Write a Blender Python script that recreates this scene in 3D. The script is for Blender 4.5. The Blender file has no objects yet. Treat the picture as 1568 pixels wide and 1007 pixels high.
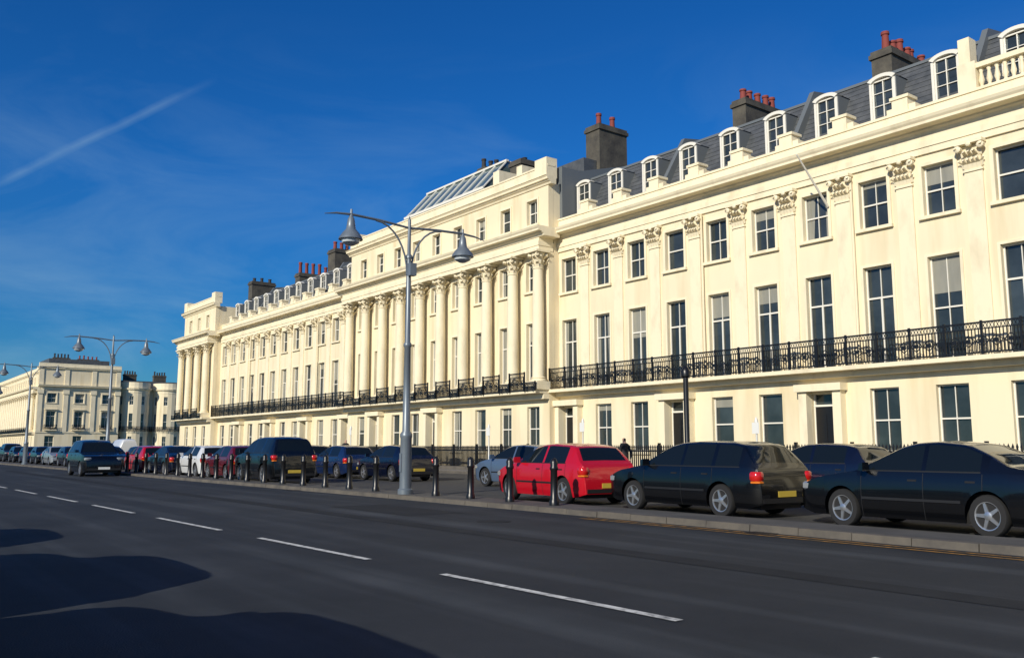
import bpy, bmesh, math, random
from mathutils import Vector, Matrix
random.seed(7)
R=math.radians
scene=bpy.context.scene
# ------------------------------------------------------------------ materials
def newmat(name,col,rough=.6,metal=0.,spec=.5,coat=0.,noise=None,bump=None,stretch=None):
    m=bpy.data.materials.new(name); m.use_nodes=True
    nt=m.node_tree; b=nt.nodes['Principled BSDF']
    b.inputs['Base Color'].default_value=(*col,1)
    b.inputs['Roughness'].default_value=rough
    b.inputs['Metallic'].default_value=metal
    b.inputs['Specular IOR Level'].default_value=spec
    b.inputs['Coat Weight'].default_value=coat
    b.inputs['Coat Roughness'].default_value=.04
    if noise or bump:
        tc=nt.nodes.new('ShaderNodeNewGeometry')
    if noise:   # (col2, scale, stretchz, lo, hi)
        col2,sc,sz,lo,hi=noise
        mp=nt.nodes.new('ShaderNodeMapping'); mp.inputs['Scale'].default_value=(1,1,sz)
        n=nt.nodes.new('ShaderNodeTexNoise'); n.inputs['Scale'].default_value=sc; n.inputs['Detail'].default_value=8; n.inputs['Roughness'].default_value=.62
        r=nt.nodes.new('ShaderNodeValToRGB'); r.color_ramp.elements[0].position=lo; r.color_ramp.elements[1].position=hi
        r.color_ramp.elements[0].color=(*col,1); r.color_ramp.elements[1].color=(*col2,1)
        nt.links.new(tc.outputs['Position'],mp.inputs['Vector']); nt.links.new(mp.outputs['Vector'],n.inputs['Vector'])
        out=r.outputs['Color']; nt.links.new(n.outputs['Fac'],r.inputs['Fac'])
        if stretch:   # second, stretched layer (streaks): (scale vector, multiply colour, lo, hi)
            sv,mc,l2,h2=stretch
            mp2=nt.nodes.new('ShaderNodeMapping'); mp2.inputs['Scale'].default_value=sv
            n3=nt.nodes.new('ShaderNodeTexNoise'); n3.inputs['Scale'].default_value=1; n3.inputs['Detail'].default_value=6
            r3=nt.nodes.new('ShaderNodeValToRGB'); r3.color_ramp.elements[0].position=l2; r3.color_ramp.elements[1].position=h2
            r3.color_ramp.elements[0].color=(1,1,1,1); r3.color_ramp.elements[1].color=(*mc,1)
            mm=nt.nodes.new('ShaderNodeMixRGB'); mm.blend_type='MULTIPLY'; mm.inputs['Fac'].default_value=1
            nt.links.new(tc.outputs['Position'],mp2.inputs['Vector']); nt.links.new(mp2.outputs[0],n3.inputs['Vector']); nt.links.new(n3.outputs['Fac'],r3.inputs['Fac'])
            nt.links.new(out,mm.inputs['Color1']); nt.links.new(r3.outputs[0],mm.inputs['Color2']); out=mm.outputs[0]
        nt.links.new(out,b.inputs['Base Color'])
    if bump:    # (scale,strength,dist)
        n2=nt.nodes.new('ShaderNodeTexNoise'); n2.inputs['Scale'].default_value=bump[0]; n2.inputs['Detail'].default_value=6
        bp=nt.nodes.new('ShaderNodeBump'); bp.inputs['Strength'].default_value=bump[1]; bp.inputs['Distance'].default_value=bump[2]
        nt.links.new(tc.outputs['Position'],n2.inputs['Vector']); nt.links.new(n2.outputs['Fac'],bp.inputs['Height']); nt.links.new(bp.outputs['Normal'],b.inputs['Normal'])
    return m
STUC=newmat('stucco_cream',(.80,.705,.50),.75,spec=.2,noise=((.72,.62,.43),.35,.5,.42,.8),bump=(3,.15,.03),stretch=((1.6,1.6,.16),(.78,.73,.63),.5,.85))
STUW=newmat('stucco_trim',(.81,.72,.52),.7,spec=.2,noise=((.56,.48,.33),1.5,.4,.5,.88),bump=(6,.2,.02))
WFR=newmat('window_paint',(.74,.71,.63),.4)
GLASS=newmat('window_glass',(.045,.058,.062),.05,metal=.5,spec=.5,noise=((.09,.108,.11),.5,1,.4,.65))
BLIND=newmat('blind_cloth',(.30,.29,.24),.5,coat=.5,noise=((.2,.195,.16),3,.2,.3,.8))
SLATE=newmat('slate',(.06,.066,.072),.5,noise=((.12,.125,.13),2.2,1,.35,.75),bump=(9,.3,.03))
LEAD=newmat('lead_roofing',(.13,.145,.155),.5)
IRON=newmat('black_iron',(.008,.008,.009),.35)
BRICK=newmat('sooty_render',(.10,.09,.07),.85,noise=((.04,.037,.034),1.6,1,.35,.7),bump=(8,.4,.03))
POT=newmat('terracotta',(.22,.045,.035),.8)
POTD=newmat('dark_pot',(.03,.03,.035),.8)
STEEL=newmat('lamp_paint',(.14,.17,.20),.4,metal=.3,noise=((.20,.23,.26),3,.3,.4,.7))
LENS=newmat('lamp_lens',(.5,.55,.58),.15)
RUB=newmat('tyre_rubber',(.012,.012,.013),.8)
ALLOY=newmat('alloy',(.5,.51,.53),.3,metal=.8)
CGL=newmat('car_glass',(.006,.009,.011),.03,spec=.5)
TRIM=newmat('car_trim',(.012,.012,.013),.5)
TAIL=newmat('tail_lamp',(.50,.012,.01),.15,coat=.8)
AMB=newmat('amber_lamp',(.70,.18,.02),.15,coat=.8)
HEAD=newmat('head_lamp',(.5,.53,.55),.08,metal=.6,coat=1)
PLY=newmat('yellow_plate',(.50,.36,.05),.5)
PLW=newmat('white_plate',(.7,.7,.67),.5)
def paint(n,c,r=.25): return newmat(n,c,r,metal=.15,coat=.8)
P_BLACK=paint('paint_black',(.003,.0033,.0042)); P_NAVY=paint('paint_navy',(.004,.006,.018)); P_RED=paint('paint_red',(.50,.006,.018))
P_DGREY=paint('paint_dark_grey',(.012,.014,.018)); P_BLUE=paint('paint_steel_blue',(.08,.12,.19)); P_WHITE=paint('paint_white',(.72,.73,.73)); P_SILV=paint('paint_silver',(.28,.31,.34))
P_DRED=paint('paint_dark_red',(.11,.006,.01)); P_MBLUE=paint('paint_mid_blue',(.008,.02,.07))
ASPH=newmat('asphalt',(.015,.0185,.023),.8,spec=.25,noise=((.031,.036,.043),.5,1,.3,.72),bump=(60,.5,.01),stretch=((.07,1.5,1),(1.9,1.85,1.75),.47,.68))
PATCH=newmat('asphalt_patch',(.013,.0155,.019),.85,spec=.2,noise=((.026,.029,.033),1.5,1,.3,.75),bump=(50,.5,.01))
ASPH2=newmat('asphalt_service',(.028,.029,.031),.85,noise=((.045,.044,.043),.9,1,.3,.75),bump=(50,.4,.01))
PAVE=newmat('paving',(.15,.14,.125),.85,noise=((.23,.21,.18),1.1,1,.35,.7),bump=(20,.3,.01))
PAVD=newmat('paving_weathered',(.055,.053,.05),.85,noise=((.10,.095,.085),1.1,1,.35,.7),bump=(20,.3,.01))
KERB=newmat('kerb_stone',(.12,.105,.085),.8,noise=((.06,.055,.05),1.6,1,.4,.7),bump=(15,.3,.01))
RMK=newmat('road_paint',(.68,.68,.64),.7,noise=((.16,.16,.16),9,1,.42,.70))
YMK=newmat('yellow_line_paint',(.45,.22,.03),.7,noise=((.08,.06,.03),7,1,.4,.62))
LAND=newmat('land',(.10,.10,.08),.95,noise=((.06,.08,.04),.05,1,.4,.6))
SHING=newmat('shingle',(.22,.17,.12),.95,noise=((.32,.27,.2),12,1,.3,.7))
SEA=newmat('sea_water',(.01,.04,.06),.12,bump=(.6,.5,.3))
GREENR=newmat('conservatory_glass',(.14,.20,.21),.12,metal=.4,spec=.8)

# ------------------------------------------------------------------ builder
class Group:
    def __init__(s,name,loc=(0,0,0)):
        s.name=name; s.loc=Vector(loc); s.parts={}
    def P(s,name,mat,smooth=False):
        k=name
        if k not in s.parts: s.parts[k]=dict(v=[],f=[],m=mat,s=smooth)
        return s.parts[k]
    def finish(s,rotz=0,scale=(1,1,1)):
        e=bpy.data.objects.new(s.name,None); scene.collection.objects.link(e)
        e.location=s.loc; e.empty_display_size=.5
        for n,p in s.parts.items():
            if not p['v']: continue
            me=bpy.data.meshes.new(n); me.from_pydata([tuple(Vector(v)-s.loc) for v in p['v']],[],p['f'])
            me.materials.append(p['m']); 
            bm=bmesh.new(); bm.from_mesh(me)
            if p['s']: bmesh.ops.remove_doubles(bm,verts=bm.verts,dist=.0004)
            bmesh.ops.recalc_face_normals(bm,faces=bm.faces); bm.to_mesh(me); bm.free()
            if p['s']:
                me.polygons.foreach_set('use_smooth',[True]*len(me.polygons)); me.set_sharp_from_angle(angle=R(42))
            o=bpy.data.objects.new(n,me); scene.collection.objects.link(o); o.parent=e
        e.rotation_euler=(0,0,rotz); e.scale=scale
        return e
ID=Matrix.Identity(4)
def add(p,T,vs,fs):
    b=len(p['v']); p['v'].extend([T@Vector(v) for v in vs]); p['f'].extend([tuple(i+b for i in f) for f in fs])
BF=[(0,1,2,3),(7,6,5,4),(0,4,5,1),(1,5,6,2),(2,6,7,3),(3,7,4,0)]
def box(p,T,x0,x1,y0,y1,z0,z1):
    add(p,T,[(x0,y0,z0),(x1,y0,z0),(x1,y1,z0),(x0,y1,z0),(x0,y0,z1),(x1,y0,z1),(x1,y1,z1),(x0,y1,z1)],BF)
def lathe(p,T,cx,cy,prof,n=12,a0=0):
    vs=[];fs=[]
    for r,z in prof:
        for i in range(n):
            a=a0+2*math.pi*i/n; vs.append((cx+r*math.cos(a),cy+r*math.sin(a),z))
    for j in range(len(prof)-1):
        for i in range(n): fs.append((j*n+i,j*n+(i+1)%n,(j+1)*n+(i+1)%n,(j+1)*n+i))
    fs.append(tuple(range(n-1,-1,-1))); fs.append(tuple(range((len(prof)-1)*n,len(prof)*n)))
    add(p,T,vs,fs)
def tube(p,T,pts,r,n=8):
    vs=[];fs=[]; pts=[Vector(q) for q in pts]; rr=r if isinstance(r,(list,tuple)) else [r]*len(pts)
    for k,q in enumerate(pts):
        d=(pts[min(k+1,len(pts)-1)]-pts[max(k-1,0)]).normalized()
        a=d.cross(Vector((1,0,.01))); 
        if a.length<.1: a=d.cross(Vector((0,1,0)))
        a.normalize(); b=d.cross(a)
        for i in range(n):
            t=2*math.pi*i/n; vs.append(q+(a*math.cos(t)+b*math.sin(t))*rr[k])
    for j in range(len(pts)-1):
        for i in range(n): fs.append((j*n+i,j*n+(i+1)%n,(j+1)*n+(i+1)%n,(j+1)*n+i))
    fs.append(tuple(range(n))); fs.append(tuple(range(len(vs)-n,len(vs))))
    add(p,T,vs,fs)
def extr(p,T,poly,x0,x1):
    n=len(poly); vs=[(x0,w,z) for w,z in poly]+[(x1,w,z) for w,z in poly]
    fs=[tuple(range(n)),tuple(range(2*n-1,n-1,-1))]+[(i,(i+1)%n,n+(i+1)%n,n+i) for i in range(n)]
    add(p,T,vs,fs)
ZS=.94
def frameY(Y,zs=ZS): return Matrix(((1,0,0,0),(0,-1,0,Y),(0,0,zs,0),(0,0,0,1)))       # faces -Y , u = X
def frameX(X): return Matrix(((0,1,0,X),(1,0,0,0),(0,0,1,0),(0,0,0,1)))        # faces +X , u = Y

# ------------------------------------------------------------------ architecture
def window(G,T,uc,hw,z0,z1,w=-.24,kind='sash',door=False,rv=True):
    g=G.P('window_glass',GLASS); f=G.P('window_frames',WFR)
    a,b=uc-hw,uc+hw
    zm=z0+(z1-z0)*.5
    for (q0,q1,s) in ((z0,zm,random.uniform(-.006,.006)),(zm,z1,random.uniform(-.006,.006))):
        e=random.uniform(-.004,.004)
        add(g,T,[(a,w-.05,q0),(b,w-.05,q0),(b,w-.002+e-abs(s),q0),(a,w-.002-e-abs(s),q0),(a,w-.05,q1),(b,w-.05,q1),(b,w-.012+e+s*.5,q1),(a,w-.012-e+s*.5,q1)],BF)
    if door:
        d=G.P('doors',IRON); box(d,T,a+.05,b-.05,w+.002,w+.05,z0,z1-.5); box(f,T,a,b,w+.001,w+.09,z1-.5,z1-.42); 
        for (p0,p1,h0,h1) in ((a+.14,uc-.05,.15,1.1),(uc+.05,b-.14,.15,1.1),(a+.14,uc-.05,1.25,2.5),(uc+.05,b-.14,1.25,2.5)):
            box(d,T,p0,p1,w+.05,w+.07,z0+h0,z0+h1)
        box(f,T,a,a+.05,w+.001,w+.08,z0,z1);box(f,T,b-.05,b,w+.001,w+.08,z0,z1); return
    t=.055
    box(f,T,a,a+t,w+.012,w+.07,z0,z1); box(f,T,b-t,b,w+.012,w+.07,z0,z1)
    box(f,T,a+t,b-t,w+.012,w+.07,z1-t,z1); box(f,T,a+t,b-t,w+.012,w+.07,z0,z0+t*1.5)
    H=z1-z0
    if kind=='french': 
        zm=z0+H*.68
        box(f,T,uc-.035,uc+.035,w+.013,w+.065,z0+t,zm); box(f,T,a+t,b-t,w+.012,w+.066,zm-.03,zm+.04); box(f,T,uc-.015,uc+.015,w+.013,w+.05,zm+.04,z1-t)
    elif kind=='dormer':
        box(f,T,uc-.02,uc+.02,w+.013,w+.05,z0+t,z1-t)
        for q in (.36,.68): box(f,T,a+t,b-t,w+.012,w+.052,z0+H*q-.015,z0+H*q+.015)
    else:
        box(f,T,a+t,b-t,w+.012,w+.066,zm-.03,zm+.03)
        if random.random()<.8: box(f,T,uc-.014,uc+.014,w+.013,w+.05,z0+t,z1-t)
    if rv:
        r=random.random()
        if r<.22:
            q=random.uniform(.12,.5); box(G.P('blinds',BLIND),T,a+t,b-t,w+.004,w+.010,z1-H*q,z1-t)
        elif r<.5:
            c=G.P('curtains',BLIND)
            for s in (-1,1):
                x=uc+s*(hw-t); q=random.uniform(.1,.28)
                vs=[];k=5
                for i in range(k): 
                    ww=w+.003+(.006 if i%2 else 0)
                    vs+= [(x-s*q*i/(k-1),ww,z0+t),(x-s*q*i/(k-1)*(1.5 if random.random()<.5 else 1),ww,z1-t)]
                add(c,T,vs,[(2*i,2*i+2,2*i+3,2*i+1) for i in range(k-1)])
def leaf(p,T,u,w,z,wd,h,out,du=0):
    add(p,T,[(u-wd/2,w,z),(u+wd/2,w,z),(u+wd*.55,w+.06,z+h*.55),(u-wd*.55,w+.06,z+h*.55),(u+wd*.3+du,w+out,z+h),(u-wd*.3+du,w+out,z+h),(u+wd*.2+du,w+out*1.2,z+h*.82),(u-wd*.2+du,w+out*1.2,z+h*.82)],
        [(0,1,2,3),(3,2,4,5),(5,4,6,7),(7,6,2,3)])
def lathe_h(p,T,u,w,z,r,th,n=10):
    vs=[];fs=[]
    for k,(q,rr) in enumerate([(0,r),(th,r),(th+.03,r*.5)]):
        for i in range(n):
            a=2*math.pi*i/n; vs.append((u+rr*math.cos(a),w+q,z+rr*math.sin(a)))
    for k in range(2):
        for i in range(n): fs.append((k*n+i,k*n+(i+1)%n,(k+1)*n+(i+1)%n,(k+1)*n+i))
    fs.append(tuple(range(2*n,3*n))); fs.append(tuple(range(n)))
    add(p,T,vs,fs)
def pilaster(G,T,u,z0,z1,hw=.3,w=.07,cap=1.05):
    p=G.P('pilasters',STUW); zc=z1-cap
    box(p,T,u-hw-.06,u+hw+.06,.002,w+.06,z0,z0+.25)
    box(p,T,u-hw,u+hw,.002,w,z0+.25,zc-.05)
    box(p,T,u-hw-.04,u+hw+.04,.002,w+.05,zc-.05,zc+.02)
    c=G.P('capitals',STUW)
    add(c,T,[(u-hw+.05,.002,zc+.02),(u+hw-.05,.002,zc+.02),(u+hw-.05,w-.02,zc+.02),(u-hw+.05,w-.02,zc+.02),(u-hw-.02,.002,z1-.14),(u+hw+.02,.002,z1-.14),(u+hw+.02,w+.06,z1-.14),(u-hw-.02,w+.06,z1-.14)],BF)
    box(c,T,u-hw-.16,u+hw+.16,.002,w+.28,z1-.12,z1-.01)
    for i in range(4): leaf(c,T,u-hw+.08+i*(2*hw-.16)/3,w,zc+.02,.13,.38,.2)
    for i in range(3): leaf(c,T,u-hw+.14+i*(2*hw-.28)/2,w+.03,zc+.32,.15,.34,.26)
    for s in (-1,1):
        leaf(c,T,u+s*(hw-.03),w+.04,zc+.5,.15,.36,.26,s*.16)
        lathe_h(c,T,u+s*(hw+.08),w+.12,z1-.25,.12,.14)
        leaf(c,T,u+s*(hw-.0),w-.02,zc+.1,.12,.3,.14,s*.12)
    lathe_h(c,T,u,w+.16,z1-.14,.09,.12)
def column(G,T,u,w,z0,z1,r=.32,cap=1.0):
    p=G.P('columns',STUW,True); c=G.P('capitals',STUW); zc=z1-cap
    box(c,T,u-r-.14,u+r+.14,w-r-.14,w+r+.14,z0,z0+.16)
    lathe(p,T,u,w,[(r+.12,z0+.16),(r+.13,z0+.24),(r+.04,z0+.3),(r+.08,z0+.36),(r,z0+.42),(r,z0+2.2),(r*.86,zc-.06),(r*.97,zc-.03),(r*.97,zc+.01),(r*.84,zc+.03),(r*.86,zc+.55),(r*1.2,z1-.14)],16)
    box(c,T,u-r-.18,u+r+.18,w-r-.1,w+r+.18,z1-.12,z1-.01)
    for row,(zz,h,o) in enumerate([(zc+.02,.36,.2),(zc+.3,.38,.25)]):
        for i in range(8):
            a=2*math.pi*(i+.5*row)/8
            M=T@Matrix.Translation((u,w,0))@Matrix.Rotation(a,4,'Z')
            leaf(c,M,0,r*.83,zz,.18,h,o)
    for a in (45,135,225,315):
        M=T@Matrix.Translation((u,w,0))@Matrix.Rotation(R(a),4,'Z')
        leaf(c,M,0,r*.9,zc+.5,.16,.34,.26); lathe_h(c,M,0,r*1.1,z1-.25,.11,.16)
def cornice(p,T,u0,u1,z,ret=True,proj=.5,h=.3,e0=0,e1=0,d=-.3):
    poly=[(d,z-.22),(.06,z-.22),(.1,z-.12),(.2,z-.06),(.22,z),(proj,z+.02),(proj,z+.12),(proj+.06,z+.2),(proj+.1,z+h),(d,z+h)]
    extr(p,T,poly,u0-e0,u1+e1)
def railing(p,T,u0,u1,w,z0,h=1.15,step=.11,posts=1.2):
    box(p,T,u0,u1,w-.03,w+.03,z0+h-.06,z0+h); box(p,T,u0,u1,w-.02,w+.02,z0+.06,z0+.11)
    box(p,T,u0,u1,w-.015,w+.015,z0+h-.27,z0+h-.23)
    n=max(1,int(round((u1-u0)/step)))
    for i in range(n+1):
        x=u0+(u1-u0)*i/n
        box(p,T,x-.016,x+.016,w-.011,w+.011,z0+.1,z0+h-.27)
        if i<n:
            s=(u1-u0)/n
            for a,b in ((x+.01,x+s-.01),(x+s-.01,x+.01)):
                add(p,T,[(a-.013,w-.008,z0+h-.24),(a+.013,w-.008,z0+h-.24),(b+.013,w-.008,z0+h-.05),(b-.013,w-.008,z0+h-.05)],[(0,1,2,3)])
    m=max(1,int(round((u1-u0)/.44)))
    for i in range(m):
        c=u0+(u1-u0)*(i+.5)/m; zz=z0+h*.42; s=.2
        for (ax,az,bx,bz) in ((-s,0,0,s),(0,s,s,0),(s,0,0,-s),(0,-s,-s,0)):
            add(p,T,[(c+ax,w-.014,zz+az-.025),(c+bx,w-.014,zz+bz-.025),(c+bx,w-.014,zz+bz+.025),(c+ax,w-.014,zz+az+.025)],[(0,1,2,3)])
        box(p,T,c-.07,c+.07,w-.018,w+.018,zz-.07,zz+.07)
    k=max(1,int(round((u1-u0)/posts)))
    for i in range(k+1):
        x=u0+(u1-u0)*i/k; box(p,T,x-.035,x+.035,w-.032,w+.034,z0,z0+h+.04)
def wallgrid(G,T,u0,u1,wins,z0,z1,th=.35):
    p=G.P('walls',STUC); x=u0
    for uc,hw,ops in wins:
        box(p,T,x,uc-hw,-th,0,z0,z1); z=z0
        for a,b in ops:
            if a>z: box(p,T,uc-hw,uc+hw,-th,0,z,a)
            z=b
        if z<z1: box(p,T,uc-hw,uc+hw,-th,0,z,z1)
        x=uc+hw
    box(p,T,x,u1,-th,0,z0,z1)
def surround(p,T,uc,hw,z0,z1,t=.13,w=.055,sill=True):
    box(p,T,uc-hw-t,uc-hw-.002,.001,w,z0,z1+t); box(p,T,uc+hw+.002,uc+hw+t,.001,w,z0,z1+t); box(p,T,uc-hw-.001,uc+hw+.001,.001,w+.002,z1+.002,z1+t-.002)
    if sill: box(p,T,uc-hw-t-.04,uc+hw+t+.04,-.1,.14,z0-.13,z0-.003)
GZ0,GZ1=1.25,3.72; F1=(4.62,8.47); F2=(10.03,11.95)
def wing(G,Y,u0,u1,cs,bw,doors=(),pil=True,roof=True,balus=None,pend=(True,True),Tm=None,rail=True,topz=14.25):
    T=Tm or frameY(Y); hw=.56
    wins=[]
    for i,c in enumerate(cs):
        g=(0.25,3.6) if i in doors else (GZ0,GZ1)
        wins.append((c,hw,[g,F1,F2]))
    wallgrid(G,T,u0,u1,wins,0,12.4)
    tr=G.P('trim',STUW)
    for i,c in enumerate(cs):
        d=i in doors
        window(G,T,c,hw,*( (0.25,3.6) if d else (GZ0,GZ1)),kind='sash',door=d)
        if d:
            box(tr,T,c-hw-.35,c-hw-.003,.001,.35,0,3.7); box(tr,T,c+hw+.003,c+hw+.35,.001,.35,0,3.7); box(tr,T,c-hw-.45,c+hw+.45,.001,.5,3.703,4.0)
            box(tr,T,c-hw-.2,c+hw+.2,.36,1.9,0,.25)
        else: box(tr,T,c-hw-.1,c+hw+.1,-.1,.1,GZ0-.14,GZ0-.003)
        window(G,T,c,hw,*F1,kind='french' if random.random()<.7 else 'sash'); surround(tr,T,c,hw,F1[0]+.01,F1[1],sill=False,t=.1,w=.035)
        window(G,T,c,hw,*F2); surround(tr,T,c,hw,*F2)
    sl=G.P('balcony_slab',STUW)
    box(sl,T,u0,u1,.002,.8,4.44,4.6); box(sl,T,u0,u1,.002,.3,4.22,4.437)
    if rail:
        r=G.P('balcony_railing',IRON); railing(r,T,u0+.05,u1-.05,.74,4.6)
    b=[(cs[i]+cs[i+1])/2 for i in range(len(cs)-1)]
    if pend[0]: b=[cs[0]-bw/2]+b
    if pend[1]: b=b+[cs[-1]+bw/2]
    if pil:
        for x in b: pilaster(G,T,x,4.605,12.4)
    box(tr,T,u0,u1,-.3,.09,12.402,12.65); box(tr,T,u0,u1,-.3,.13,12.653,12.9); box(tr,T,u0,u1,-.3,.07,12.903,13.13)
    cornice(tr,T,u0,u1,13.35,proj=.6)
    box(tr,T,u0,u1,-.5,.0,13.653,topz)
    box(tr,T,u0,u1,-.5,.05,topz+.003,topz+.1)
    if balus:
        a0,a1=balus
        bb=G.P('balustrade',STUW,True); n=int((a1-a0)/.26)
        for i in range(n):
            x=a0+.13+i*.26; lathe(bb,T,x,-.2,[(.09,14.36),(.09,14.42),(.05,14.47),(.1,14.65),(.05,14.95),(.08,15.05),(.08,15.12)],8)
        box(tr,T,a0,a1,-.38,-.02,15.12,15.3)
        x=a0
        while x<a1+.1: box(tr,T,x-.3,x+.3,-.42,.02,14.36,15.4); x+=7.2
    else:
        a0=1e9
    if roof:
        s=G.P('mansard_roof',SLATE); 
        extr(s,T,[(-.8,14.2),(-2.3,17.1),(-5,17.5),(-10,17.0),(-10,12.5),(-.8,12.5)],u0,u1)
        co=G.P('slate_courses',SLATE)
        for j in range(11):
            q=j/11; w_=-.8-1.5*q; z_=14.2+2.9*q
            add(co,T,[(u0,w_+.03,z_),(u1,w_+.03,z_),(u1,w_-.11,z_+.25),(u0,w_-.11,z_+.25),(u0,w_-.02,z_-.01),(u1,w_-.02,z_-.01)],[(0,1,2,3),(4,5,1,0)])
        box(G.P('lead',LEAD),T,u0,u1,-2.42,-2.2,17.05,17.17)
        wf=G.P('dormers',WFR); ch=G.P('dormer_cheeks',LEAD)
        for i,c in enumerate(cs):
            z0,z1=14.75,16.32; dh=.48; w=-1.05
            window(G,T,c,dh-.05,z0,z1+.12,w=w-.12,kind='dormer',rv=False)
            box(wf,T,c-dh-.05,c-dh+.05,w-.3,w,14.3,z1+.05); box(wf,T,c+dh-.05,c+dh+.05,w-.3,w,14.3,z1+.05); box(wf,T,c-dh+.05,c+dh-.05,w-.3,w,14.3,z0)
            k=10; out=[];inn=[]
            for j in range(k+1):
                t=-1+2*j/k; xx=c+t*(dh+.10); rise=math.sqrt(max(0,1-(t*.92)**2)); out.append((xx,z1+.02+.32*rise)); inn.append((c+t*(dh-.05),z1-.02+.22*math.sqrt(max(0,1-(t*.95)**2))))
            vs=[(x,w+.04,z) for x,z in out]+[(x,w+.04,z) for x,z in inn]+[(x,w-.3,z) for x,z in out]+[(x,w-.3,z) for x,z in inn]
            m=k+1; fs=[]
            for j in range(k):
                fs+=[(j,j+1,m+j+1,m+j),(2*m+j,2*m+j+1,j+1,j),(m+j,m+j+1,3*m+j+1,3*m+j)]
            fs+=[(0,m,3*m,2*m),(k,m+k,3*m+k,2*m+k)]
            add(wf,T,vs,fs)
            ap=[(x,z-.01) for x,z in out]; vs=[(x,w-.04,z) for x,z in ap]+[(x,-2.3,z) for x,z in ap]; add(ch,T,vs,[(j,j+1,m+j+1,m+j) for j in range(k)])
            for sx in (-1,1): box(ch,T,c+sx*(dh+.02)-.05,c+sx*(dh+.02)+.05,-2.3,w-.05,14.3,z1+.12)
        for x in b:
            if x<a0:
                box(tr,T,x-.3,x+.3,-.55,.02,topz+.103,topz+.62); box(tr,T,x-.36,x+.36,-.6,.07,topz+.623,topz+.74)
                box(tr,T,x+.3,x+.55,-.45,-.05,topz+.103,topz+.34); box(tr,T,x-.55,x-.3,-.45,-.05,topz+.103,topz+.34)
def chimney(G,x0,x1,y0,y1,z0,z1,n=3,pot=None,red=True,h=.7):
    p=G.P('chimney_stacks',BRICK); box(p,ID,x0,x1,y0,y1,z0,z1-.35); box(p,ID,x0-.08,x1+.08,y0-.08,y1+.08,z1-.347,z1-.15); box(p,ID,x0-.02,x1+.02,y0-.02,y1+.02,z1-.147,z1)
    q=G.P('chimney_pots' if red else 'chimney_pots_dark',POT if red else POTD,True)
    for i in range(n):
        yy=y0+(y1-y0)*(i+.5)/n; hh=h*random.uniform(.8,1.2)
        lathe(q,ID,(x0+x1)/2+random.uniform(-.1,.1),yy,[(.17,z1),(.14,z1+hh*.8),(.18,z1+hh*.85),(.17,z1+hh)],10)
def palace(G,Y,u0,u1,cs,bw,doors=(),Tm=None):
    T=Tm or frameY(Y); hw=.52
    A=(14.2,15.65); PF2=(10.3,12.0)
    wins=[(c,hw,[(0.25,3.6) if i in doors else (GZ0,GZ1),(4.62,8.45),PF2]) for i,c in enumerate(cs)]
    wallgrid(G,T,u0,u1,wins,0,12.4)
    wallgrid(G,T,u0,u1,[(c,.45,[A]) for c in cs],13.65,16.4)
    tr=G.P('trim',STUW)
    for i,c in enumerate(cs):
        d=i in doors
        window(G,T,c,hw,*( (0.25,3.6) if d else (GZ0,GZ1)),door=d)
        if not d: box(tr,T,c-hw-.1,c+hw+.1,-.1,.1,GZ0-.14,GZ0-.003)
        else:
            box(tr,T,c-hw-.3,c-hw-.003,.001,.35,0,3.7); box(tr,T,c+hw+.003,c+hw+.3,.001,.35,0,3.7); box(tr,T,c-hw-.4,c+hw+.4,.001,.5,3.703,4.0)
        window(G,T,c,hw,4.62,8.45,kind='french'); window(G,T,c,hw,*PF2); surround(tr,T,c,hw,*PF2); surround(tr,T,c,hw,4.63,8.45,sill=False,t=.1)
        window(G,T,c,.45,*A); surround(tr,T,c,.45,*A,t=.11)
    b=[(cs[i]+cs[i+1])/2 for i in range(len(cs)-1)]; b=[cs[0]-bw/2]+b+[cs[-1]+bw/2]
    if b[0]<u0+.35: b[0]=u0+.35
    if b[-1]>u1-.35: b[-1]=u1-.35
    sl=G.P('balcony_slab',STUW); box(sl,T,u0-.02,u1+.02,.002,.95,4.4,4.6); box(sl,T,u0,u1,.002,.4,4.1,4.397)
    for x in b: column(G,T,x,.45,4.9,12.4); box(tr,T,x-.46,x+.46,.003,.95,4.603,4.897)
    r=G.P('balcony_railing',IRON)
    for i in range(len(b)-1): railing(r,T,b[i]+.46,b[i+1]-.46,1.02,4.5,h=1.05,posts=5)
    for x in b: railing(r,T,x-.46,x+.46,1.05,4.5,h=.5,posts=5)
    pj=.7
    box(tr,T,u0-.02,u1+.02,-.3,pj,12.402,12.65); box(tr,T,u0-.05,u1+.05,-.3,pj+.04,12.653,12.9); box(tr,T,u0,u1,-.3,pj-.03,12.903,13.13)
    T2=T@Matrix.Translation((0,pj-.05,0)); cornice(tr,T2,u0,u1,13.35,e0=.5,e1=.5,proj=.45,d=-1)
    cornice(tr,T,u0,u1,16.5,proj=.32,h=.22,e0=.3,e1=.3); box(tr,T,u0,u1,-.4,.04,16.73,17.4); box(tr,T,u0-.04,u1+.04,-.44,.08,17.403,17.5)
    for x in (u0+.5,u1-.5): box(tr,T,x-.48,x+.52,-.6,.14,16.735,17.9)
FY=30.0
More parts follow.
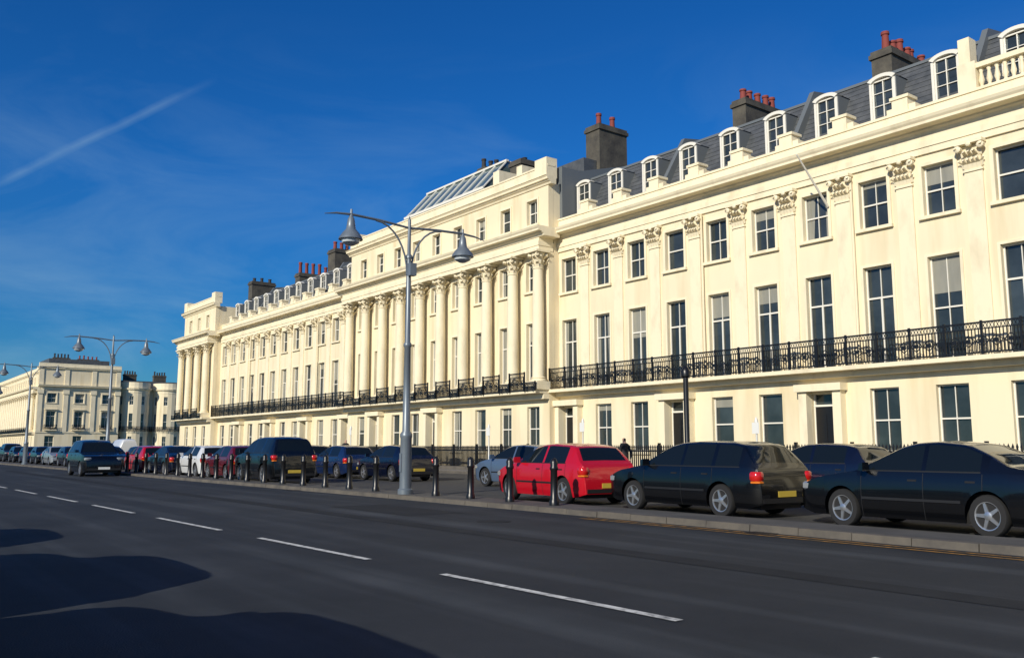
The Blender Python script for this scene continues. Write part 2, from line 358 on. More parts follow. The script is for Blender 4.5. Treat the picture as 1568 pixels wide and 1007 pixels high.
# ---- main terrace
MT=Group('stucco_terrace_building',(-35,FY,0))
bwR=2.455; csR=[-34.35+bwR*i for i in range(20)]; RE=csR[-1]+1.2
wing(MT,FY,-35.2,RE,csR,bwR,doors=(0,3,6,12,15,18),balus=(-13.5,RE),pend=(False,True))
CU0,CU1=-57.9,-35.2
bwC=2.42; csC=[-36.55-bwC*i for i in range(9)][::-1]
palace(MT,FY-.7,CU0,CU1,csC,bwC,doors=(1,4))
bwL=(87.2-57.9)/12; csL=[-87.2+bwL*(i+.5) for i in range(12)]
wing(MT,FY,-87.2,CU0,csL,bwL,doors=(2,5,8,11),pend=(False,False))
csP=[-92.1-2.7,-92.1,-92.1+2.7]
palace(MT,FY-.7,-97.0,-87.2,csP,2.7)
side=MT.P('side_walls',STUC)
PT=16.4*ZS
box(side,ID,CU0+.005,CU1-.005,FY-.34,42,0,PT); box(side,ID,-96.995,-87.205,FY-.34,42,0,PT)
box(side,ID,-87.2,CU0,FY+.4,40,0,12.5*ZS); box(side,ID,CU1,RE-.005,FY+.4,40,0,12.5*ZS)
# central roof furniture
T=frameY(FY-.7,1)
fr=MT.P('conservatory_frame',WFR); gl=MT.P('conservatory_glazing',GREENR)
extr(gl,T,[(-1.2,15.8),(-1.2,17.2),(-3.0,19.2),(-5,19.2),(-5,15.8)],-52.2,-42.9)
for i in range(9):
    x=-52.2+9.3*i/8
    extr(fr,T,[(-1.15,16.0),(-1.15,17.23),(-2.98,19.27),(-5,19.27),(-5,19.21),(-3.02,19.21),(-1.21,17.2),(-1.21,16.0)],x-.06,x+.06)
box(fr,T,-52.3,-42.8,-1.2,-1.1,17.1,17.26); box(fr,T,-52.3,-42.8,-3.1,-2.9,19.21,19.33)
box(MT.P('attic_roof',SLATE),ID,-52.5,-36,32.6,41,15.4,17.7)
chimney(MT,-47.8,-46.9,33.5,36,16,20.2,5,red=False)
chimney(MT,-42.4,-41.3,32.2,35.0,16,19.0,2,red=False,h=.3)
pw=MT.P('party_walls',STUW)
box(pw,ID,-40.9,-40.3,FY-.2,32,16.3,17.5); box(pw,ID,-38.5,-38.0,FY-.3,31.5,16.3,17.2)
pl_=MT.P('party_wall_coping',LEAD)
extr(pl_,frameY(FY,1),[(-.1,13),(-.1,16.4),(-1.4,16.4),(-5,17.4),(-9,16.8),(-9,13)],-35.5,-35.0)
chimney(MT,-53,-52.2,34.5,37,16,18.9,4)
chimney(MT,-36.9,-35.75,33.6,35.8,13,19.9,2,h=.9)
chimney(MT,-26.6,-25.8,34.0,37.0,13,18.3,5); chimney(MT,-19.2,-18.3,34,37.5,13,18.1,6)
chimney(MT,-9.2,-8.3,34,37.5,13,18.6,5); chimney(MT,-1.2,-.3,34,37.5,13,18.6,5)
chimney(MT,-71.0,-69.6,33.6,36.0,13,18.7,4); chimney(MT,-78.0,-77.0,33.6,38,13,17.7,7,h=1.1); chimney(MT,-86.3,-85.3,32.2,34.6,13,18.0,3,red=False,h=.4)
for x in (-13.75,-21.0,-28.3,-65.2,-79.9):
    extr(pl_,frameY(FY),[(-.6,14.0),(-.6,14.7),(-2.25,17.55),(-3.4,17.75),(-3.4,14)],x-.11,x+.11)
box(pw,ID,-13.95,-13.55,FY+.45,FY+.95,13.3,15.6)
dp=MT.P('drain_pipes',STUC,True)
for x in (-18.0,-25.3,-64.6,-79.0): tube(dp,ID,[(x,FY-.12,4.4),(x,FY-.12,11.6)],.055)
tube(MT.P('flagpole',WFR,True),ID,[(-19.0,FY-.1,10.6),(-19.0,FY-2.0,12.3)],[.05,.03])
ae=MT.P('aerials',POTD)
for (x,y,z) in ((-70,35,19.2),):
    tube(ae,ID,[(x,y,z-.6),(x,y,z+1.3)],.02,5); tube(ae,ID,[(x-.5,y,z+1.2),(x+.5,y,z+1.2)],.012,4)
    for q in range(5): tube(ae,ID,[(x-.4+.2*q,y-.25,z+1.2),(x-.4+.2*q,y+.25,z+1.2)],.01,4)
MT.finish()
# ---- far terrace across the square
FT=Group('distant_terrace_building',(-195,38,0))
FX=-188
TX=frameX(FX)
def simple(G,T,u0,u1,cs,hw=.8):
    wallgrid(G,T,u0,u1,[(c,hw,[(1.2,3.6),(5.2,8.3),(9.9,11.7)]) for c in cs],0,12.4)
    wallgrid(G,T,u0,u1,[],13.3,16.4)
    tr=G.P('trim',STUW)
    for c in cs:
        window(G,T,c,hw,1.2,3.6,w=-.3); window(G,T,c,hw,5.2,8.3,kind='french',w=-.3); window(G,T,c,hw,9.9,11.7,w=-.3)
        surround(tr,T,c,hw,5.2,8.3,t=.2,w=.12); surround(tr,T,c,hw,9.9,11.7,t=.2,w=.12)
        box(tr,T,c-hw-.3,c+hw+.3,.003,.4,8.55,8.7)
        railing(G.P('railing',IRON),T,c-1.1,c+1.1,.5,4.75,h=.95,step=.2)
        box(tr,T,c-1.15,c+1.15,.003,.55,4.6,4.74)
    box(tr,T,u0,u1,.002,.12,4.15,4.4); box(tr,T,u0,u1,-.3,.1,12.402,12.8); cornice(tr,T,u0,u1,13.0,e1=.0,proj=.7)
    cornice(tr,T,u0,u1,16.5,proj=.35); box(tr,T,u0,u1,-.4,.03,16.803,17.5)
    for x in (u0+.5,u1-.5,u0+4.95,u1-4.95): 
        box(tr,T,x-.4,x+.4,.003,.16,4.4,12.4); box(tr,T,x-.4,x+.4,.003,.14,13.3,16.28); box(tr,T,x-.55,x+.55,.003,.3,11.6,12.39)
simple(FT,TX,FY,44.8,[FY+2.5,FY+7.4,FY+12.3])
csF=[-191.2-2.55*i for i in range(22)][::-1]
palace(FT,FY,-250,FX-.36,csF,2.55)
box(FT.P('side_walls',STUC),ID,-249.9,FX-.37,FY+.36,44.75,0,PT)
rf=FT.P('attic',SLATE); box(rf,ID,-200,-190.5,32,43,PT,18.6)
chimney(FT,-193,-192,33,36,16,19.0,5,red=False); chimney(FT,-196,-195,38,42,16,19.2,5)
FT.finish()
BT=Group('bow_fronted_building',(-194,50,0))
def bow(G,yc,r=2.95,n=12):
    tr=G.P('trim',STUW)
    cx=FX-3.0
    for k in range(n):
        a=-90+180*(k+.5)/n; M=Matrix.Translation((cx,yc,0))@Matrix.Rotation(R(a-90),4,'Z')
        seg=r*math.tan(math.pi/2/n)
        M2=M@Matrix.Translation((0,r,0))
        Gw=G.P('walls',STUC)
        if k in (1,4,7,10):
            z=0
            for a0,a1 in ((1.2,3.6),(5.0,8.2),(9.9,11.7)):
                box(Gw,M2,-seg,seg,-.4,0,z,a0); window(G,M2,0,seg-.01,a0,a1,w=-.2,rv=False); z=a1
            box(Gw,M2,-seg,seg,-.4,0,z,12.4)
        else: box(Gw,M2,-seg,seg,-.4,0,0,12.4)
        cornice(tr,M2,-seg-.05,seg+.05,13.0,proj=.35); box(tr,M2,-seg-.01,seg+.01,-.4,.05,12.402,12.78); box(tr,M2,-seg-.01,seg+.01,-.4,.04,13.303,14.5)
        box(tr,M2,-seg-.01,seg+.01,.0,.1,4.3,4.6)
        railing(G.P('railing',IRON),M2,-seg-.05,seg+.05,.35,4.6,h=1,step=.25)
for yc in (48.2,54.9,61.6,68.3): bow(BT,yc)
box(BT.P('side_walls',STUC),ID,-210,FX-3.0,44.85,78,0,13.4)
box(BT.P('roof',SLATE),ID,-208,FX-3.7,45,78,13.4,15.0)
for y in (47,53,60): chimney(BT,-196,-195,y,y+2.5,14,16.6,5,red=False)
BT.finish()

# ------------------------------------------------------------------ ground
def sheet(name,mat,polys,z):
    me=bpy.data.meshes.new(name); vs=[];fs=[]
    for poly in polys:
        b=len(vs); vs+=[(x,y,z) for x,y in poly]; fs.append(tuple(range(b,b+len(poly))))
    me.from_pydata(vs,[],fs); me.materials.append(mat); o=bpy.data.objects.new(name,me); scene.collection.objects.link(o); return o
def rect(x0,x1,y0,y1): return [(x0,y0),(x1,y0),(x1,y1),(x0,y1)]
sheet('ground',LAND,[rect(-3000,3000,-60,3000)],-.03)
sheet('sea',SEA,[rect(-3000,3000,-3000,-60)],-1.0)
sheet('beach',SHING,[rect(-400,400,-61,-24)],-.02)
sheet('road',ASPH,[rect(-400,60,-2.2,13.5)],0)
KP=[(60,12.0),(-22,12.0),(-35,11.75),(-80,11.0),(-400,9)]
def ky(x):
    for (a,ya),(b,yb) in zip(KP,KP[1:]):
        if b<=x<=a: return ya+(yb-ya)*(x-a)/(b-a)
    return 9
def strip(name,mat,d0,d1,z0,z1):
    me=bpy.data.meshes.new(name); vs=[];fs=[]; xs=[k[0] for k in KP]
    for x in xs:
        y=ky(x); vs+=[(x,y+d0,z0),(x,y+d0,z1),(x,y+d1,z1),(x,y+d1,z0)]
    for i in range(len(xs)-1):
        b=4*i; fs+=[(b,b+1,b+5,b+4),(b+1,b+2,b+6,b+5),(b+2,b+3,b+7,b+6)]
    me.from_pydata(vs,[],fs); me.materials.append(mat); o=bpy.data.objects.new(name,me); scene.collection.objects.link(o); return o
kg=Group('kerb',(0,12,0)); kp=kg.P('stones',KERB)
x=30
while x>-120:
    y0,y1=ky(x),ky(x-.91); j=random.uniform(-.006,.006)
    add(kp,ID,[(x,y0+j,-.02),(x-.9,y1+j,-.02),(x-.9,y1+.15,-.02),(x,y0+.15,-.02),(x,y0+.015+j,.11+j),(x-.9,y1+.015+j,.11+j),(x-.9,y1+.15,.11),(x,y0+.15,.11)],BF); x-=.915
kg.finish()
strip('pavement',PAVD,.152,1.2,-.02,.105)
sheet('service_road',ASPH2,[[(60,13.1),(60,26.5),(-400,26.5),(-400,10.1),(-80,12.1),(-35,12.85),(-22,13.1)]],.03)
g=Group('terrace_pavement',(-30,28,0)); pp=g.P('slabs',PAVE); box(pp,ID,-98,40,25.7,FY-.05,-.02,.15); box(g.P('kerb_edge',KERB),ID,-98,40,25.5,25.698,-.02,.155); g.finish()
g=Group('square_pavement',(-195,28,0)); box(g.P('slabs',PAVE),ID,-400,-186.5,25.7,FY-.05,-.02,.15); g.finish()
g=Group('promenade',(0,-12,0)); box(g.P('slabs',PAVE),ID,-400,60,-24,-2.2,-1,.12); g.finish()
polys=[]
def cy(x): return 5.5+.022*x
for i in range(-4,14):
    x1=-4.9-4.9*i; x0=x1-3.3
    polys.append([(x1,cy(x1)-.05),(x1,cy(x1)+.05),(x0,cy(x0)+.05),(x0,cy(x0)-.05)])
sheet('centre_line_marking',RMK,polys,.008)
sheet('yellow_line_marking',YMK,[rect(-13,30,ky(0)+d,ky(0)+d+.07) for d in (-.28,-.5)],.008)
sheet('road_repair',PATCH,[rect(-60,30,8.05,8.5),rect(-19,-15.5,9.2,10.6)],.004)
g=Group('manhole_cover',(-13.4,9.8,0)); lathe(g.P('lid',PATCH),Matrix.Translation((-13.4,9.8,0)),0,0,[(.32,.001),(.32,.006),(.30,.007)],20); g.finish()
g=Group('drain_grate',(-9,11.8,0)); gp=g.P('grate',IRON)
for X in (-9.2,-27,-45):
    for q in range(7): box(gp,ID,X+q*.07,X+q*.07+.03,ky(X)-.42,ky(X)-.03,.0095,.014)
g.finish()
AY=27.9
ar=Group('area_railings',(-30,AY,0)); rp=ar.P('rails',IRON); pl=ar.P('plinth',KERB)
box(pl,ID,-96,12,AY-.12,AY+.13,.15,.33)
box(rp,ID,-96,12,AY-.02,AY+.02,1.18,1.25); box(rp,ID,-96,12,AY-.02,AY+.02,.45,.5)
x=-96
k=0
while x<12:
    box(rp,ID,x-.022,x+.022,AY-.022,AY+.022,.33,1.36)
    add(rp,ID,[(x-.036,AY-.03,1.36),(x+.036,AY-.03,1.36),(x+.036,AY+.03,1.36),(x-.036,AY+.03,1.36),(x,AY,1.49)],[(0,1,4),(1,2,4),(2,3,4),(3,0,4),(0,1,2,3)])
    if k%18==0: box(rp,ID,x-.05,x+.05,AY-.05,AY+.05,.33,1.55)
    x+=.125;k+=1
ar.finish()

# ------------------------------------------------------------------ street furniture
def street_lamp(x,y,H=7.5):
    G=Group('street_lamp',(x,y,.1)); T=Matrix.Translation((x,y,.1))
    p=G.P('pole',STEEL,True)
    lathe(p,T,0,0,[(.21,0),(.21,.12),(.165,.16),(.155,1.5),(.17,1.55),(.17,1.62),(.11,1.7),(.09,4.0),(.115,4.03),(.115,4.1),(.08,4.15),(.065,H-1.0),(.09,H-.98),(.09,H-.9),(.05,H-.85),(.045,H+.12),(.0,H+.25)],14)
    box(G.P('access_door',STEEL),T,-.05,.05,-.175,-.15,.6,1.1)
    a=G.P('arms',STEEL,True)
    for s in (-1,1):
        tube(a,T,[(0,s*.05,H-.1),(0,s*.9,H-.03),(0,s*1.8,H+.0),(0,s*2.25,H-.03),(0,s*2.6,H-.1)],[.032,.036,.036,.028,.01])
        pts=[]
        for i in range(9):
            t=i/8*math.pi/2; pts.append((0,s*(.06+1.0*(1-math.cos(t))),H-1.45+1.4*math.sin(t)))
        tube(a,T,pts,.027)
        l=G.P('lanterns',STEEL,True); q=s*1.82; z=H-.08
        lathe(l,T,0,q,[(.03,z+.22),(.035,z+.1),(.06,z),(.09,z-.05),(.115,z-.22),(.13,z-.33),(.22,z-.43),(.31,z-.56),(.33,z-.62),(.26,z-.62)],16)
        lathe(G.P('lenses',LENS,True),T,0,q,[(.26,z-.615),(.23,z-.71),(.1,z-.78),(.01,z-.8)],14)
    box(G.P('control_box',STEEL),T,.08,.26,-.1,.1,H-1.5,H-1.15)
    return G.finish()
street_lamp(-21.1,12.45); street_lamp(-54.3,12.4); street_lamp(-76,11.6); street_lamp(-104,11.3)
def bollard(x,y):
    G=Group('bollard',(x,y,.1)); T=Matrix.Translation((x,y,.1))
    lathe(G.P('post',IRON,True),T,0,0,[(.11,0),(.11,.1),(.085,.14),(.075,.75),(.095,.78),(.095,.82),(.08,.85),(.09,.93),(.055,1.0),(.01,1.03)],12)
    return G.finish()
for i in range(24):
    x=-15.0-1.6*i
    if abs(x+21.3)>.5: bollard(x,ky(x)+.6)
def signpost(x,y,h,name='sign_post',mat=IRON,r=.05):
    G=Group(name,(x,y,.1)); T=Matrix.Translation((x,y,.1))
    lathe(G.P('pole',mat,True),T,0,0,[(r*1.5,0),(r*1.5,.5),(r,.6),(r,h-.25),(r*1.7,h-.22),(r*1.9,h-.1),(r*1.1,h),(.01,h+.05)],10)
    return G
g=signpost(-14.6,16.5,3.2,'post',r=.065); g.finish()
def plate_post(x,y,h,w=.3,hh=.4):
    g=signpost(x,y,h,'parking_sign',PLW,.035); p=g.P('sign_plate',PLW); T=Matrix.Translation((x,y,.1)); box(p,T,-w/2,w/2,-.06,-.045,h-.55,h-.55+hh); g.finish()
plate_post(-29.3,26.3,2.5); plate_post(-36.4,26.3,2.4); plate_post(-51.5,26.3,2.6); plate_post(-20,26.3,2.3)

# ------------------------------------------------------------------ vehicles
KIND={
 'hatch':dict(L=4.05,W=1.72,wb=2.5,prof=[(2.02,.50),(2.0,.62),(1.9,.72),(1.6,.84),(1.0,.95),(.25,1.34),(-.05,1.41),(-.5,1.43),(-1.2,1.40),(-1.5,1.34),(-1.82,1.0),(-1.93,.92),(-1.99,.75),(-2.02,.5)],belt=.93,cowl=1.0,rf=.22,rr=-1.5,re=-1.80,win=[(.78,-.28),(-.36,-1.28)]),
 'sedan':dict(L=4.7,W=1.78,wb=2.68,prof=[(2.35,.48),(2.33,.6),(2.2,.72),(1.9,.82),(1.1,.94),(.3,1.34),(0,1.41),(-.4,1.43),(-.9,1.38),(-1.3,1.22),(-1.65,1.05),(-1.9,1.01),(-2.15,.99),(-2.28,.93),(-2.34,.75),(-2.35,.5)],belt=.92,cowl=1.1,rf=.25,rr=-.95,re=-1.6,win=[(.85,-.18),(-.26,-1.2)]),
 'estate':dict(L=4.45,W=1.74,wb=2.6,prof=[(2.22,.48),(2.2,.62),(2.1,.74),(1.8,.84),(1.1,.95),(.35,1.37),(0,1.44),(-.5,1.46),(-1.4,1.44),(-1.75,1.38),(-2.08,1.0),(-2.17,.9),(-2.2,.75),(-2.22,.5)],belt=.93,cowl=1.1,rf=.3,rr=-1.75,re=-2.05,win=[(.85,-.12),(-.2,-1.0),(-1.1,-1.72)]),
 'suv':dict(L=4.5,W=1.85,wb=2.65,prof=[(2.25,.6),(2.22,.8),(2.1,.95),(1.8,1.02),(1.15,1.1),(.55,1.6),(.2,1.7),(-.5,1.74),(-1.6,1.72),(-1.95,1.64),(-2.15,1.15),(-2.2,1.05),(-2.23,.8),(-2.25,.6)],belt=1.1,cowl=1.15,rf=.5,rr=-1.95,re=-2.13,win=[(.95,0),(-.08,-.95),(-1.05,-1.8)]),
 'van':dict(L=4.9,W=1.9,wb=3.0,prof=[(2.45,.6),(2.42,.8),(2.3,1.0),(1.9,1.15),(1.6,1.3),(1.0,1.9),(.7,2.02),(0,2.08),(-1.8,2.08),(-2.3,2.03),(-2.4,1.9),(-2.42,1.3),(-2.44,.8),(-2.45,.6)],belt=1.2,cowl=1.62,rf=1.02,rr=-9,re=-9.1,win=[(1.45,.6)]),
}
def lerp(pr,x):
    for (a,za),(b,zb) in zip(pr,pr[1:]):
        if b<=x<=a: return za+(zb-za)*(x-a)/(b-a)
    return pr[0][1] if x>pr[0][0] else pr[-1][1]
YF=[(.15,.92),(.3,.97),(.45,.995),(.6,1.0),(.8,.985),(.95,.95),(1.3,.92)]
def yf(z): 
    for (a,ya),(b,yb) in zip(YF,YF[1:]):
        if a<=z<=b: return ya+(yb-ya)*(z-a)/(b-a)
    return YF[0][1] if z<YF[0][0] else YF[-1][1]
def car(x,y,rot,pm,kind='hatch',name='parked_car',z=.03,sl=.92):
    K=KIND[kind]; L,W=K['L'],K['W']; hl=L/2; w0=W/2; wr=.315 if kind in('hatch','sedan','estate') else .35; ra=wr+.055
    xf=K['wb']/2+.05; xr=-K['wb']/2+.05
    pr=K['prof']
    def zt(x):
        e=abs(abs(x)-hl); sp=min(1,.12+e/.4)
        ds=[-.1,-.075,-.05,-.025,0,.025,.05,.075,.1]; s=0;ws=0
        for d in ds:
            wgt=1-abs(d)/.125; s+=wgt*lerp(pr,max(-hl,min(hl,x+d*sp))); ws+=wgt
        return s/ws
    xs=set([hl,-hl,hl-.02,-hl+.02,hl-.05,-hl+.05])
    n=int(L/.075)
    for i in range(n+1): xs.add(round(-hl+L*i/n,4))
    for i in range(16): xs.add(-hl+.45*i/16); xs.add(hl-.3*i/16)
    for c in (xf,xr):
        for a in range(0,181,12): xs.add(round(c+ra*math.cos(R(a)),4))
        xs.add(c+ra+.004); xs.add(c-ra-.004)
    for a,b in K['win']: xs.add(a);xs.add(b)
    for q in (K['cowl'],K['rf'],K['rr'],K['re']): 
        if abs(q)<hl: xs.add(q)
    xs=sorted(xs,reverse=True)
    ded=[xs[0]]
    for q in xs[1:]:
        if ded[-1]-q>.003: ded.append(q)
    xs=ded
    def hw(x):
        e=max(0,(abs(x)-(hl-.75))/.75); return w0*(1-.05*e**1.5-.10*e**6)
    def section(x):
        top=zt(x); belt=min(K['belt'],top-.012); e=max(0,(abs(x)-(hl-.3))/.3)
        zb=.19+.08*e
        for c in (xf,xr):
            d=abs(x-c)
            if d<=ra+1e-4: zb=max(zb,wr+math.sqrt(max(0,ra*ra-d*d)))
        w=hw(x); pts=[]
        for t in (0,.12,.35,.6,.82,1): 
            zz=zb+(belt-zb)*t; pts.append((w*yf(zz*(.93/K['belt'])),zz))
        gh=top-belt; yb=pts[-1][0]
        z5=belt+min(.035,gh*.2); pts.append((yb-.012,z5))
        z6=belt+gh*.88; y6=yb-.42*gh*.9-.01; pts.append((y6,z6))
        pts.append((y6-.035,belt+gh*.935)); pts.append((y6-.10,belt+gh*.97)); pts.append((y6*.55,belt+gh*.995)); pts.append((0,top+.006))
        return pts
    S=[section(q) for q in xs]; m=len(S[0])
    G=Group(name,(x,y,z)); T=Matrix.Translation((x,y,z))
    body=G.P('body',pm,True); gl=G.P('windows',CGL,True); trm=G.P('trim',TRIM)
    def addfaces(side):
        base_b=len(body['v']); base_g=len(gl['v'])
        V=[T@Vector((xs[i],side*py,pz)) for i in range(len(xs)) for (py,pz) in S[i]]
        body['v'].extend(V); gl['v'].extend(V)
        for i in range(len(xs)-1):
            xm=(xs[i]+xs[i+1])/2
            for j in range(m-1):
                f=(i*m+j,(i+1)*m+j,(i+1)*m+j+1,i*m+j+1)
                glass=False
                if j==6 and any(b<xm<a for a,b in K['win']) and (S[i][7][1]-S[i][6][1])>.10: glass=True
                if j>=9 and (K['rf']<xm<K['cowl']-.04 or K['re']<xm<K['rr']): glass=True
                if glass: gl['f'].append(tuple(q+base_g for q in f))
                else: body['f'].append(tuple(q+base_b for q in f))
    addfaces(1); addfaces(-1)
    for i in (0,len(xs)-1):
        pts=[(xs[i],py,pz) for py,pz in S[i]]+[(xs[i],-py,pz) for py,pz in reversed(S[i][:-1])]
        add(body,T,pts,[tuple(range(len(pts)))])
    box(trm,T,-hl+.15,hl-.15,-w0+.27,w0-.27,.17,.62)
    for sx,xx in ((1,hl),(-1,-hl)):
        box(trm,T,min(xx-.03*sx,xx+.012*sx),max(xx-.03*sx,xx+.012*sx),-w0*.8,w0*.8,.29,.38)
    def seam(xq):
        s=section(xq)
        for sd in (1,-1):
            vs=[]
            for py,pz in s[0:6]: vs+=[(xq-.006,sd*(py+.002),pz),(xq+.006,sd*(py+.002),pz)]
            add(trm,T,vs,[(2*k,2*k+1,2*k+3,2*k+2) for k in range(5)])
    for a,b in K['win'][:2]: seam(b-.04)
    seam(K['win'][0][0]+.12)
    wl=[q for q in xs if K['win'][-1][1]-.05<=q<=K['win'][0][0]+.05]
    for sd in (1,-1):
        vs=[]
        for q in wl:
            s=section(q); py,pz=s[6]; vs+=[(q,sd*(py+.006),pz-.018),(q,sd*(py+.004),pz+.004)]
        add(trm,T,vs,[(2*k,2*k+1,2*k+3,2*k+2) for k in range(len(wl)-1)])
        wq=w0*.995
        box(trm,T,xr+ra+.05,xf-ra-.05,sd*(wq)-.008 if sd>0 else -wq-.012,sd*(wq)+.012 if sd>0 else -wq+.008,.48,.52)
        for a,b in K['win'][:2]: box(trm,T,b+.08,b+.24,sd*w0*.975-.012,sd*w0*.975+.014*(1 if sd>0 else 1),K['belt']-.13,K['belt']-.10)
        mx=K['win'][0][0]-.02; mp=G.P('mirrors',pm,True); yy=sd*(w0+.07)
        vs=[(mx+.08,yy-.08,K['belt']+.03),(mx+.08,yy+.08,K['belt']+.03),(mx-.03,yy+.10,K['belt']+.02),(mx-.03,yy-.10,K['belt']+.02),(mx+.06,yy-.07,K['belt']+.14),(mx+.06,yy+.07,K['belt']+.14),(mx-.03,yy+.09,K['belt']+.16),(mx-.03,yy-.09,K['belt']+.16)]
        add(mp,T,vs,BF)
        def lampblock(part,mat,xc,yc,zc,lx,ly,lz):
            p=G.P(part,mat,True)
            vs=[];
            for zz,sc in ((zc-lz/2,.85),(zc-lz*.3,1),(zc+lz*.3,1),(zc+lz/2,.8)):
                for k in range(8):
                    a=math.pi/8+k*math.pi/4; vs.append((xc+lx/2*sc*max(-1,min(1,1.3*math.cos(a))),yc+ly/2*sc*max(-1,min(1,1.3*math.sin(a))),zz))
            fs=[(r*8+k,r*8+(k+1)%8,(r+1)*8+(k+1)%8,(r+1)*8+k) for r in range(3) for k in range(8)]+[tuple(range(8)),tuple(range(24,32))]
            add(p,T,vs,fs)
        lampblock('tail_lamps',TAIL,-hl+.13,sd*(w0*.83),K['belt']-.14,.26,.24,.17)
        lampblock('indicator_lamps',AMB,-hl+.125,sd*(w0*.83),K['belt']-.25,.24,.22,.05)
        lampblock('head_lamps',HEAD,hl-.17,sd*(w0*.76),.66 if kind!='suv' and kind!='van' else .82,.30,.34,.14)
        for c in (xf,xr):
            yc=sd*(w0-.125); Mw=T@Matrix.Translation((c,yc,wr))@Matrix.Rotation(R(-90*sd),4,'X')
            lathe(G.P('tyres',RUB,True),Mw,0,0,[(wr*.62,-.09),(wr*.93,-.1),(wr,-.07),(wr,.07),(wr*.95,.1),(wr*.68,.102),(wr*.66,.07)],24)
            al=G.P('wheel_rims',ALLOY,True)
            lathe(al,Mw,0,0,[(wr*.67,.05),(wr*.69,.098),(wr*.63,.094),(wr*.6,.03)],24)
            lathe(G.P('wheel_hubs',TRIM,True),Mw,0,0,[(wr*.66,.0),(wr*.66,.045),(.05,.05)],20)
            lathe(al,Mw,0,0,[(.07,.05),(.065,.09),(.03,.1)],12)
            for k in range(5):
                Ms=Mw@Matrix.Rotation(2*math.pi*k/5+c,4,'Z'); add(al,Ms,[(.05,-.035,.052),(wr*.64,-.026,.052),(wr*.64,.026,.052),(.05,.035,.052),(.05,-.03,.09),(wr*.64,-.02,.085),(wr*.64,.02,.085),(.05,.03,.09)],BF)
    box(G.P('rear_plate',PLY),T,-hl-.016,-hl-.003,-.26,.26,.40,.51)
    box(G.P('front_plate',PLW),T,hl+.013,hl+.024,-.26,.26,.33,.44)
    if kind in('sedan','hatch','estate'): box(trm,T,hl-.035,hl-.006,-.38,.38,.50,.6)
    return G.finish(rot,(sl,1,1))
PI=math.pi
# near row, parked facing west
car(-7.45,14.55,PI-.02,P_BLACK,'sedan',sl=.9)
car(-12.4,14.5,PI-.03,P_BLACK,'estate',sl=.93)
car(-16.9,14.5,PI-.08,P_RED,'hatch',sl=.92)
car(-33.0,13.6,PI-.02,P_BLACK,'suv')
car(-37.3,13.7,PI-.02,P_DRED,'hatch')
car(-41.2,13.7,PI,P_WHITE,'hatch')
car(-45.6,13.6,PI,P_NAVY,'sedan')
car(-50.2,13.6,PI,P_RED,'hatch'); car(-59,13.6,0,P_DGREY,'hatch')
# far row by the pavement
car(-12.9,19.4,PI,P_NAVY,'hatch'); car(-7.0,24.3,PI,P_DGREY,'hatch'); car(-1,24.3,PI,P_BLUE,'estate')
car(-24.0,18.9,PI+.05,P_BLUE,'hatch')
car(-32.0,18.4,PI,P_NAVY,'hatch'); car(-36.4,18.2,PI,P_MBLUE,'hatch'); car(-41,18.4,PI,P_DGREY,'estate'); car(-45.6,18.6,PI,P_SILV,'suv'); car(-50.3,18.6,PI,P_BLACK,'hatch'); car(-55,18.8,PI,P_NAVY,'estate'); car(-60,18.8,PI,P_DRED,'hatch')
car(-84,20.5,PI,P_WHITE,'van',name='parked_van')
car(-66,18.8,0,P_NAVY,'hatch'); car(-71,18.8,0,P_NAVY,'hatch'); car(-64,13.8,0,P_DRED,'hatch')
car(-47.5,10.3,.0,P_BLACK,'suv',z=0)
for i,(pm,k) in enumerate([(P_NAVY,'hatch'),(P_SILV,'sedan'),(P_BLACK,'hatch'),(P_MBLUE,'hatch'),(P_BLACK,'estate'),(P_DGREY,'suv'),(P_NAVY,'hatch'),(P_BLACK,'hatch'),(P_DRED,'sedan')]): car(-70-5.6*i,13.8,0,pm,k)
car(-92,19,0,P_DGREY,'suv'); car(-98,19,0,P_NAVY,'hatch'); car(-112,20,0,P_BLACK,'estate'); car(-120,20,0,P_NAVY,'hatch')
# parked along the near kerb, left of the view; they throw the foreground shadows
car(-5.45,-.62,PI,P_SILV,'suv',z=0,sl=1); car(-10.2,-.5,PI,P_NAVY,'suv',z=0,sl=1); car(-15.5,-.4,PI,P_DGREY,'estate',z=0)

